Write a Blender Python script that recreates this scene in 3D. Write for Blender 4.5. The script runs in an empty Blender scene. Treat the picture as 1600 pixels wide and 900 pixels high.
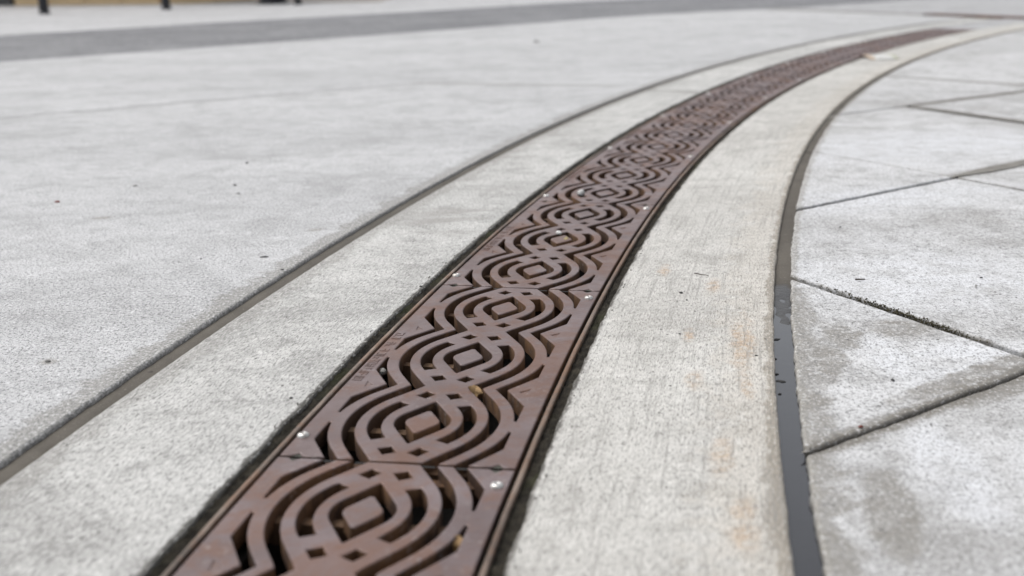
import bpy, bmesh, math, random
from mathutils import Vector, Matrix, noise
from mathutils.geometry import tessellate_polygon
S = bpy.context.scene
C = S.collection
R = math.radians
rng = random.Random(7)

# ------------------------------------------------------------------ camera, sky, sun, exposure
cd = bpy.data.cameras.new('camera'); cam = bpy.data.objects.new('camera', cd); C.objects.link(cam)
S.camera = cam
EYE = 0.39523
rt = Vector((0.99985173, -0.00459876, -0.01659439)); up = Vector((0.01721983, 0.26702236, 0.96353647)); fw = Vector((0, 0.96367936, -0.26706196))
M3 = Matrix((rt, up, -fw)).transposed()
cam.matrix_world = Matrix.Translation((0, 0, EYE)) @ M3.to_4x4()
cd.sensor_width = 36.0; cd.lens = 1851.995 / 1600 * 36
cd.clip_start = 0.02; cd.clip_end = 2000
cd.dof.use_dof = True; cd.dof.focus_distance = 1.36; cd.dof.aperture_fstop = 4.8; cd.dof.aperture_blades = 9
S.render.resolution_x, S.render.resolution_y = 1024, 576
S.view_settings.view_transform = 'Standard'; S.view_settings.look = 'None'
S.view_settings.exposure = 0.48; S.view_settings.gamma = 1.0

SUN_EL, SUN_AZ = R(58), R(-60)      # azimuth from +Y towards +X
W = bpy.data.worlds.new('World'); S.world = W; W.use_nodes = True
wn, wl = W.node_tree.nodes, W.node_tree.links
sky = wn.new('ShaderNodeTexSky'); sky.sky_type = 'NISHITA'; sky.sun_disc = False
sky.sun_elevation = SUN_EL; sky.sun_rotation = SUN_AZ
sky.dust_density = 4.0; sky.air_density = 1.0; sky.ozone_density = 1.0
hs = wn.new('ShaderNodeHueSaturation'); hs.inputs['Saturation'].default_value = 0.22   # a layer of cloud takes the blue out
wl.new(sky.outputs[0], hs.inputs['Color'])
wl.new(hs.outputs[0], wn['Background'].inputs[0]); wn['Background'].inputs[1].default_value = 0.15
sl = bpy.data.lights.new('sun', 'SUN'); sl.energy = 0.7; sl.angle = R(25); sl.color = (1.0, 0.97, 0.93)
sun = bpy.data.objects.new('sun', sl); C.objects.link(sun)
sd = Vector((math.sin(SUN_AZ) * math.cos(SUN_EL), math.cos(SUN_AZ) * math.cos(SUN_EL), math.sin(SUN_EL)))
sun.rotation_euler = (-sd).to_track_quat('-Z', 'Y').to_euler(); sun.location = (-3, 2, 6)

# ------------------------------------------------------------------ node helpers
class NT:
    def __init__(s, name):
        s.m = bpy.data.materials.new(name); s.m.use_nodes = True
        s.t = s.m.node_tree; s.n = s.t.nodes; s.l = s.t.links
        s.b = s.n['Principled BSDF']; s.out = s.n['Material Output']
        s.pos = s.n.new('ShaderNodeNewGeometry').outputs['Position']
    def sock(s, i, v):
        if v is None: return
        if hasattr(v, 'is_linked') or hasattr(v, 'links'): s.l.new(v, i)
        else: i.default_value = v
    def math(s, op, a, b=None, c=None, clamp=False):
        n = s.n.new('ShaderNodeMath'); n.operation = op; n.use_clamp = clamp
        for i, v in zip(n.inputs, (a, b, c)): s.sock(i, v)
        return n.outputs[0]
    def vmath(s, op, a, b=None):
        n = s.n.new('ShaderNodeVectorMath'); n.operation = op
        s.sock(n.inputs[0], a); s.sock(n.inputs[1], b)
        return n.outputs['Value'] if op in ('LENGTH', 'DOT_PRODUCT', 'DISTANCE') else n.outputs['Vector']
    def mapping(s, v, rot=0, scale=(1, 1, 1), loc=(0, 0, 0)):
        n = s.n.new('ShaderNodeMapping'); n.inputs['Rotation'].default_value = (0, 0, rot)
        n.inputs['Scale'].default_value = scale; n.inputs['Location'].default_value = loc
        s.l.new(v, n.inputs['Vector']); return n.outputs[0]
    def noise(s, scale, detail=3, rough=0.55, v=None, dist=0.0):
        n = s.n.new('ShaderNodeTexNoise'); n.inputs['Scale'].default_value = scale
        n.inputs['Detail'].default_value = detail; n.inputs['Roughness'].default_value = rough
        n.inputs['Distortion'].default_value = dist
        s.l.new(v if v is not None else s.pos, n.inputs['Vector']); return n.outputs['Fac']
    def voronoi(s, scale, v=None, out='Distance'):
        n = s.n.new('ShaderNodeTexVoronoi'); n.inputs['Scale'].default_value = scale
        s.l.new(v if v is not None else s.pos, n.inputs['Vector']); return n.outputs[out]
    def ramp(s, v, a, b, lo=0.0, hi=1.0, smooth=True):
        n = s.n.new('ShaderNodeMapRange'); n.interpolation_type = 'SMOOTHSTEP' if smooth else 'LINEAR'
        s.l.new(v, n.inputs['Value'])
        for k, x in zip(('From Min', 'From Max', 'To Min', 'To Max'), (a, b, lo, hi)): n.inputs[k].default_value = x
        return n.outputs['Result']
    def mix(s, f, a, b, mode='MIX'):
        n = s.n.new('ShaderNodeMix'); n.data_type = 'RGBA'; n.blend_type = mode
        s.sock(n.inputs['Factor'], f)
        for i, v in ((n.inputs[6], a), (n.inputs[7], b)):
            if isinstance(v, tuple): i.default_value = (*v, 1) if len(v) == 3 else v
            else: s.l.new(v, i)
        return n.outputs[2]
    def bump(s, h, strength, dist):
        n = s.n.new('ShaderNodeBump'); n.inputs['Strength'].default_value = strength; n.inputs['Distance'].default_value = dist
        s.l.new(h, n.inputs['Height']); return n.outputs[0]
    def blob(s, cx, cy, rx, ry, rot=0.0, soft=0.5, wob=0.35, wscale=9.0):
        v = s.mapping(s.vmath('SUBTRACT', s.pos, (cx, cy, 0)), rot=-rot)
        v = s.vmath('MULTIPLY', v, (1 / rx, 1 / ry, 0))
        d = s.vmath('LENGTH', v)
        d = s.math('ADD', d, s.math('MULTIPLY', s.math('SUBTRACT', s.noise(wscale, 4, 0.6), 0.5), wob * 2))
        return s.ramp(d, 1 - soft, 1 + soft * 0.3, 1, 0)
    def maxm(s, ms):
        o = ms[0]
        for m in ms[1:]: o = s.math('MAXIMUM', o, m)
        return o
    def col(s, c): s.sock(s.b.inputs['Base Color'], (*c, 1) if isinstance(c, tuple) else c)
    def rough(s, r): s.sock(s.b.inputs['Roughness'], r)
    def nrm(s, n): s.l.new(n, s.b.inputs['Normal'])

# ------------------------------------------------------------------ arc geometry of the trench (all curves share one centre)
CX, CY = 12.46890, -1.40998
TH0, DTH = 0.174586, 0.0140874          # angle of a motif centre, angle per motif
R_MID = 12.7774
GW, PITCH = 0.2, 0.18                   # grate width, motif length
def arc(r, th, z=0.0): return Vector((CX - r * math.cos(th), CY + r * math.sin(th), z))
def polar(x, y): return math.hypot(x - CX, y - CY), math.atan2(y - CY, -(x - CX))

def stain_ring(t, r0, width, inside):
    """mask that is 1 at radius r0 and fades over width to one side, with a ragged limit"""
    d = t.vmath('DISTANCE', t.vmath('MULTIPLY', t.pos, (1, 1, 0)), (CX, CY, 0))
    d = t.math('SUBTRACT', r0, d) if inside else t.math('SUBTRACT', d, r0)
    w = t.math('MULTIPLY', t.math('SUBTRACT', t.noise(24, 6, 0.7), 0.5), width * 2.6)
    return t.ramp(t.math('ADD', d, w), 0.5 * width, width, 1, 0)

# ------------------------------------------------------------------ materials
def concrete(name, base, light, dark, warm=0.0, speck=1.0, blobs=(), rust=(), pale=(), rings=(), streak=None, broom=0.0, lines=(), damp=None, mottle=1.0):
    t = NT(name)
    big = t.mapping(t.pos, rot=0.15, scale=(0.45, 1.5, 1))
    c = t.mix(t.ramp(t.noise(1.1, 6, 0.62, big), 0.34, 0.66), tuple(base), tuple(light))
    c = t.mix(t.ramp(t.noise(4.5, 7, 0.7, dist=0.5), 0.45, 0.66, 0, 0.9 * mottle), c, tuple(x * 0.93 for x in dark))
    c = t.mix(t.ramp(t.noise(17, 6, 0.75, dist=0.3), 0.47, 0.66, 0, 0.75 * mottle), c, tuple(x * 0.78 for x in dark))
    c = t.mix(t.ramp(t.noise(24, 5, 0.72, dist=0.3), 0.54, 0.7, 0, 0.6), c, tuple(min(0.72, x * 1.18) for x in light))
    if pale:
        c = t.mix(t.math('MULTIPLY', t.maxm([t.blob(*p) for p in pale]), t.ramp(t.noise(22, 6, 0.7), 0.3, 0.62, 0.15, 0.9)), c, (0.62, 0.63, 0.65))
    if rust:
        c = t.mix(t.math('MULTIPLY', t.maxm([t.blob(*p) for p in rust]), t.ramp(t.noise(48, 5, 0.78), 0.42, 0.57, 0.12, 0.85)), c, (0.44, 0.325, 0.225))
    wet = None
    if blobs:
        wet = t.maxm([t.blob(*p) for p in blobs])
        if damp:       # wet margin of the slabs along the water in the gutter
            sy = t.n.new('ShaderNodeSeparateXYZ'); t.l.new(t.pos, sy.inputs[0])
            dm = t.math('MULTIPLY', stain_ring(t, 12.4490, damp[0], True), t.ramp(sy.outputs[1], damp[1] - 0.02, damp[1], 1, 0))
            wet = t.math('MAXIMUM', wet, t.math('MULTIPLY', dm, 0.95))
        c = t.mix(t.math('MULTIPLY', wet, t.ramp(t.noise(34, 5, 0.7), 0.3, 0.65, 1.0, 0.62)), c, (0.205, 0.19, 0.165))
    for r0, wd, ins, colr, amt in rings:
        c = t.mix(t.math('MULTIPLY', stain_ring(t, r0, wd, ins), amt), c, colr)
    for ax, ay, bx, by, wd, amt in lines:      # dirt gathered along a joint
        L_ = math.hypot(bx - ax, by - ay); nx, ny = -(by - ay) / L_, (bx - ax) / L_
        q = t.vmath('SUBTRACT', t.pos, (ax, ay, 0))
        dd = t.math('ABSOLUTE', t.vmath('DOT_PRODUCT', q, (nx, ny, 0)))
        al = t.vmath('DOT_PRODUCT', q, ((bx - ax) / L_, (by - ay) / L_, 0))
        mk = t.math('MULTIPLY', t.ramp(al, -0.03, 0.0), t.ramp(al, L_, L_ + 0.03, 1, 0))
        dd = t.math('ADD', dd, t.math('MULTIPLY', t.math('SUBTRACT', t.noise(45, 5, 0.7), 0.5), wd * 1.3))
        c = t.mix(t.math('MULTIPLY', t.math('MULTIPLY', t.ramp(dd, wd * 0.35, wd, 1, 0), mk), amt), c, (0.14, 0.125, 0.10))
    # cement grain: fine sand speckle, pits and lighter crumbs
    if broom:      # grain drawn out along the curve of the strip by the broom
        cb = t.n.new('ShaderNodeCombineXYZ'); sp = t.n.new('ShaderNodeSeparateXYZ'); t.l.new(t.pos, sp.inputs[0])
        t.l.new(t.vmath('DISTANCE', t.vmath('MULTIPLY', t.pos, (1, 1, 0)), (CX, CY, 0)), cb.inputs[0]); t.l.new(sp.outputs[1], cb.inputs[1])
        gv = t.mapping(cb.outputs[0], scale=(1.15, 0.24, 1))
    else: gv = t.mapping(t.pos, scale=(0.75, 0.5, 1))
    f1 = t.noise(700, 2, 0.6, gv); f2 = t.noise(380, 3, 0.75, gv); f3 = t.noise(120, 4, 0.7, gv)
    dk = tuple(x * 0.36 for x in dark)
    c = t.mix(t.ramp(f1, 0.53, 0.64, 0, 0.68 * speck), c, dk)
    c = t.mix(t.ramp(f2, 0.545, 0.64, 0, 0.75 * speck), c, dk)
    c = t.mix(t.ramp(f3, 0.52, 0.74, 0, 0.35 * speck), c, tuple(x * 0.55 for x in dark))
    c = t.mix(t.ramp(f2, 0.34, 0.46, 0.5 * speck, 0), c, tuple(min(0.75, x * 1.3) for x in light))
    if broom:
        gl = t.noise(230, 3, 0.6, t.mapping(cb.outputs[0], scale=(1, 0.035, 1)))
        c = t.mix(t.ramp(gl, 0.5, 0.68, 0, broom), c, tuple(x * 0.62 for x in dark))
    pv = t.mapping(t.pos, scale=(1, 0.5, 0))
    pit = t.math('MULTIPLY', t.ramp(t.voronoi(95, pv), 0.07, 0.17, 1, 0), t.ramp(t.noise(33, 2), 0.53, 0.6))
    c = t.mix(t.math('MULTIPLY', pit, 0.8), c, (0.08, 0.075, 0.07))
    h = t.math('ADD', t.math('MULTIPLY', f2, 0.6), t.math('MULTIPLY', f1, 0.35))
    h = t.math('SUBTRACT', h, t.math('MULTIPLY', pit, 0.8))
    if streak:        # tyre-tread prints or broom lines
        v = t.mapping(t.pos, rot=streak[0], scale=streak[1])
        sm = t.math('MULTIPLY', t.ramp(t.noise(1.0, 3, 0.5, v), 0.52, 0.66), t.maxm([t.blob(*p) for p in streak[2]]))
        c = t.mix(t.math('MULTIPLY', sm, streak[3]), c, (0.27, 0.26, 0.245))
    t.col(c)
    t.rough(t.ramp(wet, 0, 1, 0.88, 0.55) if wet is not None else 0.88)
    t.nrm(t.bump(h, 0.6, 0.0018))
    return t.m

WARMDIRT = (0.17, 0.155, 0.13)
M_left = concrete('concrete_left', (0.445, 0.447, 0.450), (0.53, 0.532, 0.535), (0.345, 0.345, 0.343), mottle=0.68, speck=1.3,
                  lines=[(-6.2, -0.05, -0.30, 4.02, 0.012, 0.5), (-0.30, 4.02, 0.34, 3.83, 0.018, 0.85)],
                  blobs=[(-0.667, 1.898, 0.020, 0.014, 0.2, 0.7, 0.5, 60), (-0.30, 1.78, 0.02, 0.012, 0.6, 0.9, 0.5, 60), (-0.484, 1.17, 0.012, 0.012, 0.5, 0.8, 0.6, 80)],
                  rings=[(13.1032, 0.035, False, (0.24, 0.23, 0.21), 0.7)])
M_apron_l = concrete('concrete_apron_left', (0.455, 0.452, 0.435), (0.55, 0.545, 0.525), (0.34, 0.335, 0.32), speck=1.1, mottle=0.85, broom=0.3,
                     lines=[(0.385, 3.765, 0.60, 3.53, 0.014, 0.6)],
                     rings=[(12.8975, 0.006, False, (0.05, 0.045, 0.036), 0.95), (13.078, 0.03, True, (0.27, 0.26, 0.24), 0.55)],
                     streak=(0.25, (4.5, 15, 1), [(0.0, 2.62, 0.13, 0.75, -0.28, 0.6, 0.3, 8), (-0.14, 1.75, 0.09, 0.5, -0.3, 0.9, 0.3, 6)], 0.75))
M_apron_r = concrete('concrete_apron_right', (0.475, 0.463, 0.436), (0.555, 0.545, 0.515), (0.37, 0.357, 0.33), speck=0.9, mottle=0.7, broom=0.5,
                     rings=[(12.6588, 0.006, True, (0.05, 0.045, 0.036), 0.95), (12.4674, 0.012, False, (0.20, 0.18, 0.15), 0.8), (12.4674, 0.075, False, (0.46, 0.39, 0.30), 0.2)],
                     blobs=[(0.212, 0.872, 0.018, 0.050, -0.2, 0.3, 0.6, 36), (0.190, 0.79, 0.010, 0.07, -0.2, 0.4, 0.5, 36)],
                     rust=[(0.243, 1.19, 0.014, 0.11, -0.2, 0.5, 0.8, 40), (0.222, 1.06, 0.008, 0.03, -0.2, 0.6, 0.8, 46), (0.19, 1.22, 0.007, 0.03, -0.2, 0.7, 0.8, 46),
                         (0.175, 1.08, 0.010, 0.03, -0.2, 0.7, 0.8, 46), (0.17, 0.90, 0.012, 0.04, -0.2, 0.8, 0.8, 40), (0.165, 0.78, 0.014, 0.05, -0.2, 0.8, 0.8, 40),
                         (0.25, 1.42, 0.010, 0.04, -0.2, 0.8, 0.8, 40), (0.20, 1.5, 0.010, 0.03, -0.2, 0.8, 0.8, 40)])
M_right = concrete('concrete_right', (0.46, 0.461, 0.463), (0.56, 0.562, 0.565), (0.355, 0.35, 0.34), speck=1.0,
                   lines=[(0.345, 1.486, 0.62, 0.95, 0.010, 0.85), (0.25, 0.910, 0.75, 1.27, 0.022, 0.9), (0.43, 1.848, 0.82, 2.133, 0.0055, 0.6), (0.60, 2.505, 1.3, 1.26, 0.006, 0.6),
                          (0.82, 2.14, 2.4, 3.3, 0.035, 0.5), (1.06, 3.175, 3.5, 4.8, 0.045, 0.5), (1.07, 3.16, 1.9, 1.37, 0.045, 0.55), (0.74, 2.967, 1.07, 3.186, 0.012, 0.5), (1.25, 4.01, 2.2, 3.0, 0.03, 0.4)],
                   rings=[(12.4490, 0.012, True, (0.25, 0.235, 0.205), 0.6)],
                   blobs=[(0.322, 1.14, 0.020, 0.06, -0.22, 0.35, 0.7, 34), (0.352, 1.21, 0.025, 0.05, -0.2, 0.5, 0.8, 34),
                          (0.42, 1.068, 0.11, 0.016, 0.64, 0.3, 0.6, 34), (0.50, 1.118, 0.06, 0.022, 0.64, 0.4, 0.7, 34),
                          (0.275, 0.79, 0.022, 0.09, -0.2, 0.35, 0.5, 30), (0.47, 1.045, 0.10, 0.016, 0.6, 0.5, 0.7, 34), (0.43, 1.24, 0.05, 0.04, 0.2, 0.9, 0.9, 34)],
                   damp=(0.036, 1.42),
                   pale=[(0.47, 1.12, 0.11, 0.075, 0.5, 0.5, 0.5, 14), (0.345, 0.865, 0.035, 0.11, -0.1, 0.6, 0.4, 18), (0.385, 1.13, 0.03, 0.12, 0.1, 0.6, 0.4, 18),
                         (0.52, 1.45, 0.22, 0.18, 0.3, 0.8, 0.5, 10), (0.6, 1.95, 0.35, 0.12, 0.3, 0.8, 0.5, 8), (0.9, 2.5, 0.5, 0.25, 0.3, 0.8, 0.5, 6), (0.47, 0.87, 0.08, 0.06, 0.4, 0.7, 0.5, 14)])
M_far = concrete('concrete_far', (0.37, 0.37, 0.375), (0.43, 0.43, 0.435), (0.31, 0.31, 0.31), speck=0.8)
M_farpale = concrete('concrete_far_pale', (0.43, 0.43, 0.435), (0.5, 0.5, 0.505), (0.38, 0.38, 0.38), speck=0.8)

t = NT('asphalt')
c = t.mix(t.ramp(t.noise(1.1, 5, 0.6), 0.35, 0.65), (0.14, 0.142, 0.149), (0.205, 0.207, 0.213))
c = t.mix(t.ramp(t.voronoi(34), 0.1, 0.45), (0.30, 0.30, 0.305), c)
c = t.mix(t.ramp(t.noise(5, 5, 0.7), 0.42, 0.68, 0, 0.7), c, (0.115, 0.117, 0.126))
c = t.mix(t.ramp(t.noise(26, 4, 0.7), 0.45, 0.7, 0, 0.6), c, (0.09, 0.09, 0.098))
t.col(c); t.rough(0.85); t.nrm(t.bump(t.voronoi(70), 0.5, 0.006)); M_asphalt = t.m

t = NT('joint_sealant')
c = t.mix(t.ramp(t.noise(8, 5, 0.65), 0.3, 0.7), (0.070, 0.062, 0.051), (0.108, 0.096, 0.080))
c = t.mix(t.ramp(t.noise(150, 3, 0.7), 0.55, 0.75, 0, 0.6), c, (0.09, 0.08, 0.07))
c = t.mix(t.ramp(t.voronoi(28), 0.06, 0.1, 0.8, 0), c, (0.04, 0.035, 0.03))
c = t.mix(t.ramp(t.noise(420, 2, 0.6), 0.6, 0.75, 0, 0.5), c, (0.26, 0.24, 0.21))
wet = t.blob(0.335, 1.25, 0.035, 0.20, 0.0, 0.15, 0.12, 40)      # wet end of the gutter
c = t.mix(t.math('MULTIPLY', wet, 0.9), c, (0.022, 0.021, 0.021))
t.b.inputs['Specular IOR Level'].default_value = 0.3
t.col(c); t.rough(t.ramp(wet, 0, 1, 0.85, 0.3)); t.nrm(t.bump(t.noise(120, 4, 0.7), 0.6, 0.002)); M_seal = t.m

M_caulk = None
t = NT('dirt')
c = t.mix(t.ramp(t.noise(60, 5, 0.7), 0.35, 0.7), (0.016, 0.014, 0.011), (0.055, 0.048, 0.036))
c = t.mix(t.ramp(t.noise(300, 3, 0.7), 0.55, 0.75, 0, 0.5), c, (0.10, 0.09, 0.07))
c = t.mix(t.ramp(t.noise(9, 3, 0.6), 0.55, 0.7, 0, 0.5), c, (0.05, 0.055, 0.025))
t.b.inputs['Specular IOR Level'].default_value = 0.15
t.col(c); t.rough(0.95); t.nrm(t.bump(t.noise(220, 5, 0.75), 1.0, 0.004)); M_dirt = t.m

M_silt = None
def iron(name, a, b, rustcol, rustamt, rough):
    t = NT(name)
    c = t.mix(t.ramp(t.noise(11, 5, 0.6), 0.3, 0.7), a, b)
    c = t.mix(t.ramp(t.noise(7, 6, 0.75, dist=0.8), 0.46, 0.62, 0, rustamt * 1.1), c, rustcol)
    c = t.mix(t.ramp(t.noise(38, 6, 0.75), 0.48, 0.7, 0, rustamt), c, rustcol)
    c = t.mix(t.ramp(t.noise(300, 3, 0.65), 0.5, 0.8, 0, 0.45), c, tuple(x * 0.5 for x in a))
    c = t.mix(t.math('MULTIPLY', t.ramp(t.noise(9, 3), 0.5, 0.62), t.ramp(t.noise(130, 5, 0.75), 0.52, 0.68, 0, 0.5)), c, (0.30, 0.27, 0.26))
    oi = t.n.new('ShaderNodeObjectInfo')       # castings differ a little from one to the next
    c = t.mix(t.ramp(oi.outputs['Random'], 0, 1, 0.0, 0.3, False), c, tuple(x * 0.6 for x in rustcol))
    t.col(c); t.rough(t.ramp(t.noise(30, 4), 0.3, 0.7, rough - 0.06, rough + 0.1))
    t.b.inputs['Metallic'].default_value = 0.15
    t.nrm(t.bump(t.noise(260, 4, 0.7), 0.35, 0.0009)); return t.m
M_iron = iron('iron_worn_top', (0.108, 0.074, 0.071), (0.168, 0.127, 0.127), (0.138, 0.064, 0.038), 0.75, 0.45)
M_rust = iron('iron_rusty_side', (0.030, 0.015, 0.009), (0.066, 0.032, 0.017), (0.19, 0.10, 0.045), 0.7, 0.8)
M_rib = iron('iron_dusty_rib', (0.12, 0.07, 0.040), (0.22, 0.14, 0.08), (0.09, 0.045, 0.025), 0.6, 0.85)
M_rail = iron('steel_rail', (0.07, 0.055, 0.045), (0.25, 0.195, 0.155), (0.19, 0.10, 0.055), 0.7, 0.55)
M_letter = iron('iron_letters', (0.125, 0.084, 0.074), (0.16, 0.115, 0.105), (0.17, 0.085, 0.055), 0.6, 0.55)

t = NT('bolt_steel'); t.col(t.mix(t.ramp(t.noise(200, 3), 0.4, 0.7), (0.60, 0.59, 0.57), (0.34, 0.31, 0.28)))
t.b.inputs['Metallic'].default_value = 0.75; t.rough(0.32); M_bolt = t.m
t = NT('water'); t.col((0.014, 0.014, 0.017)); t.rough(0.03); t.b.inputs['IOR'].default_value = 1.62
t.nrm(t.bump(t.noise(40, 2), 0.06, 0.002)); M_water = t.m
def plain(name, col, rough=0.8, var=0.3, scale=90):
    t = NT(name); c = t.mix(t.ramp(t.noise(scale, 4, 0.65), 0.35, 0.7), col, tuple(x * (1 - var) for x in col))
    t.col(c); t.rough(rough); return t.m
M_seam_shade = plain('seam_shade', (0.012, 0.011, 0.010), 0.95, 0.3, 150)  # near-black colour standing for the shade in the grate seams
M_caulk = plain('grey_caulk', (0.20, 0.19, 0.17), 0.9, 0.35, 60)
M_silt = plain('notch_silt', (0.075, 0.075, 0.06), 0.95, 0.5, 150)
M_black = plain('black_paint', (0.012, 0.013, 0.018), 0.45, 0.3, 20)
M_tan = plain('tan_render', (0.74, 0.56, 0.33), 0.85, 0.15, 3)
M_darkpanel = plain('dark_panel', (0.09, 0.09, 0.088), 0.7, 0.2, 3)
M_gravel = plain('beige_gravel', (0.34, 0.31, 0.275), 0.9, 0.4, 25)
M_soil = plain('soil', (0.10, 0.09, 0.075), 0.95, 0.4, 10)
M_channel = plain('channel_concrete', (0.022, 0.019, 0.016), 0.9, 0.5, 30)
M_pebdark = plain('dark_stone', (0.035, 0.034, 0.033), 0.8, 0.4, 400)
M_pebgrey = plain('grey_stone', (0.24, 0.235, 0.22), 0.8, 0.4, 400)
M_pebpale = plain('pale_stone', (0.62, 0.62, 0.60), 0.7, 0.3, 400)
M_red = plain('red_brown_bit', (0.20, 0.055, 0.04), 0.8, 0.4, 400)
M_leaf = plain('tan_leaf', (0.34, 0.21, 0.09), 0.7, 0.45, 160)
M_leafpale = plain('straw_leaf', (0.55, 0.45, 0.22), 0.7, 0.35, 160)
M_twig = plain('twig_bark', (0.07, 0.055, 0.042), 0.9, 0.4, 300)
M_moss = plain('moss', (0.075, 0.065, 0.035), 0.95, 0.6, 200)
M_paper = plain('white_paper', (0.53, 0.53, 0.51), 0.8, 0.06, 60)
M_paperend = plain('stained_paper', (0.50, 0.40, 0.30), 0.8, 0.2, 60)
M_paperend2 = plain('green_print', (0.40, 0.42, 0.29), 0.8, 0.2, 60)

# ------------------------------------------------------------------ object helpers
def link(name, me, parent=None):
    o = bpy.data.objects.new(name, me); C.objects.link(o)
    if parent is not None: o.parent = parent
    return o
def tag(o, label=None, cat=None, group=None, kind=None):
    for k, v in (('label', label), ('category', cat), ('group', group), ('kind', kind)):
        if v: o[k] = v
    return o
def empty(name, loc=(0, 0, 0)):
    o = bpy.data.objects.new(name, None); C.objects.link(o); o.location = loc; o.empty_display_size = 0.1; return o
class MB:
    """collects vertices and faces of ONE mesh"""
    def __init__(s): s.v, s.f, s.mi, s.sm = [], [], [], []
    def add(s, vs, fs, mi=0, smooth=False):
        b = len(s.v); s.v += [tuple(p) for p in vs]
        for f in fs: s.f.append([b + i for i in f]); s.mi.append(mi); s.sm.append(smooth)
    def box(s, x0, x1, y0, y1, z0, z1, mi=0):
        vs = [(x, y, z) for z in (z0, z1) for y in (y0, y1) for x in (x0, x1)]
        s.add(vs, [(0, 2, 3, 1), (4, 5, 7, 6), (0, 1, 5, 4), (1, 3, 7, 5), (3, 2, 6, 7), (2, 0, 4, 6)], mi)
    def prism(s, loops, ztop, zbot, bevel=0.0, mtop=0, mside=0, bottom=False, steps=1):
        """loops[0] outline (ccw), others holes (cw); top cap, rounded arris, walls"""
        rings = []
        for lp in loops:
            n = len(lp); ins = []
            for i in range(n):
                p0, p1, p2 = lp[i - 1], lp[i], lp[(i + 1) % n]
                d1 = (p1 - p0); d2 = (p2 - p1)
                d1 = d1.normalized() if d1.length > 1e-9 else d2.normalized(); d2 = d2.normalized() if d2.length > 1e-9 else d1
                nn = Vector((-(d1.y + d2.y), d1.x + d2.x)); L = nn.length
                nn = nn / L if L > 1e-6 else Vector((-d1.y, d1.x))
                k = 1 / max(0.5, nn.dot(Vector((-d1.y, d1.x))))
                ins.append(nn * k)
            rings.append(ins)
        cap = [[Vector((p.x + n.x * bevel, p.y + n.y * bevel, 0)) for p, n in zip(lp, ins)] for lp, ins in zip(loops, rings)]
        tris = tessellate_polygon(cap)
        flat = [(p.x, p.y, ztop) for lp in cap for p in lp]
        fs = []
        for a, b, c in tris:
            A, B, D = flat[a], flat[b], flat[c]
            cr = (B[0] - A[0]) * (D[1] - A[1]) - (B[1] - A[1]) * (D[0] - A[0])
            if abs(cr) < 1e-14: continue
            fs.append((a, b, c) if cr > 0 else (a, c, b))
        s.add(flat, fs, mtop)
        for lp, ins in zip(loops, rings):
            n = len(lp); prev = None; vs = []; prof = []
            if bevel > 0:
                for k in range(steps + 1):
                    a = math.pi / 2 * k / steps
                    prof.append((bevel * (1 - math.sin(a)), -bevel * (1 - math.cos(a))))
            else: prof.append((0, 0))
            nb = len(prof); prof.append((0, zbot - ztop))
            for off, dz in prof: vs += [(p.x + q.x * off, p.y + q.y * off, ztop + dz) for p, q in zip(lp, ins)]
            for k in range(len(prof) - 1):
                s.add([], [])
                b = len(s.v) if k == 0 else b
                if k == 0: s.v += vs
                for i in range(n):
                    j = (i + 1) % n
                    s.f.append([b + k * n + i, b + (k + 1) * n + i, b + (k + 1) * n + j, b + k * n + j])
                    s.mi.append(mtop if k < nb - 1 else mside); s.sm.append(k < nb - 1)
        if bottom:
            s.add([(x, y, zbot) for x, y, _ in flat], [tuple(reversed(f)) for f in fs], mside)
    def strip(s, ths, rin, rout, z, mi=0, nz=None):
        """flat ring sector between two radius functions"""
        vs = []
        for th in ths:
            for r in (rin(th), rout(th)): vs.append(arc(r, th, z(th) if callable(z) else z))
        s.add(vs, [(2 * i, 2 * i + 1, 2 * i + 3, 2 * i + 2) for i in range(len(ths) - 1)], mi)
    def section(s, ths, prof, mi=0, smooth=False, wob=None):
        """sweep an open profile [(radius, z)...] along the arc"""
        n = len(prof); vs = []
        for th in ths:
            for k, (r, z) in enumerate(prof):
                if wob: r, z = wob(r, z, th, k)
                vs.append(arc(r, th, z))
        fs = []
        for i in range(len(ths) - 1):
            for k in range(n - 1): fs.append((i * n + k, i * n + k + 1, (i + 1) * n + k + 1, (i + 1) * n + k))
        s.add(vs, fs, mi, smooth)
    def mesh(s, name, mats):
        me = bpy.data.meshes.new(name); me.from_pydata(s.v, [], s.f)
        me.polygons.foreach_set('material_index', s.mi); me.polygons.foreach_set('use_smooth', s.sm)
        for m in mats: me.materials.append(m)
        me.update(); return me
    def build(s, name, mats, parent=None):
        return link(name, s.mesh(name, mats if isinstance(mats, (list, tuple)) else [mats]), parent)
V2 = lambda x, y: Vector((x, y))
def N1(x, y=0.0, z=0.0): return noise.noise(Vector((x, y, z)))
def thetas(a, b, near=0.0004, far=0.004):
    o = [a]
    while o[-1] < b:
        th = o[-1]; o.append(th + (near if 0.12 < th < 0.27 else near * 2.5 if 0.1 < th < 0.36 else far))
    o[-1] = b; return o
def ragged(amp, seed, base):
    return lambda th: base + amp * (N1(th * 900, seed) * 0.6 + N1(th * 260, seed + 5) * 0.8 + N1(th * 60, seed + 9) * 0.7)

# ------------------------------------------------------------------ setting: ground, road, pavements
g = MB(); g.add([(-600, -600, -0.30), (600, -600, -0.30), (600, 900, -0.30), (-600, 900, -0.30)], [(0, 1, 2, 3)])
tag(g.build('ground', M_soil), kind='structure')

R_LO, R_LI, R_RO, R_RI = 13.1032, 13.0785, 12.4665, 12.4488     # joint edges
R_CL, R_CR = 12.8970, 12.6585                                     # concrete edges beside the trench
TA, TB = 0.02, 0.80
TEND = TH0 + 34.5 * DTH
DEPTH = -0.12

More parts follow.
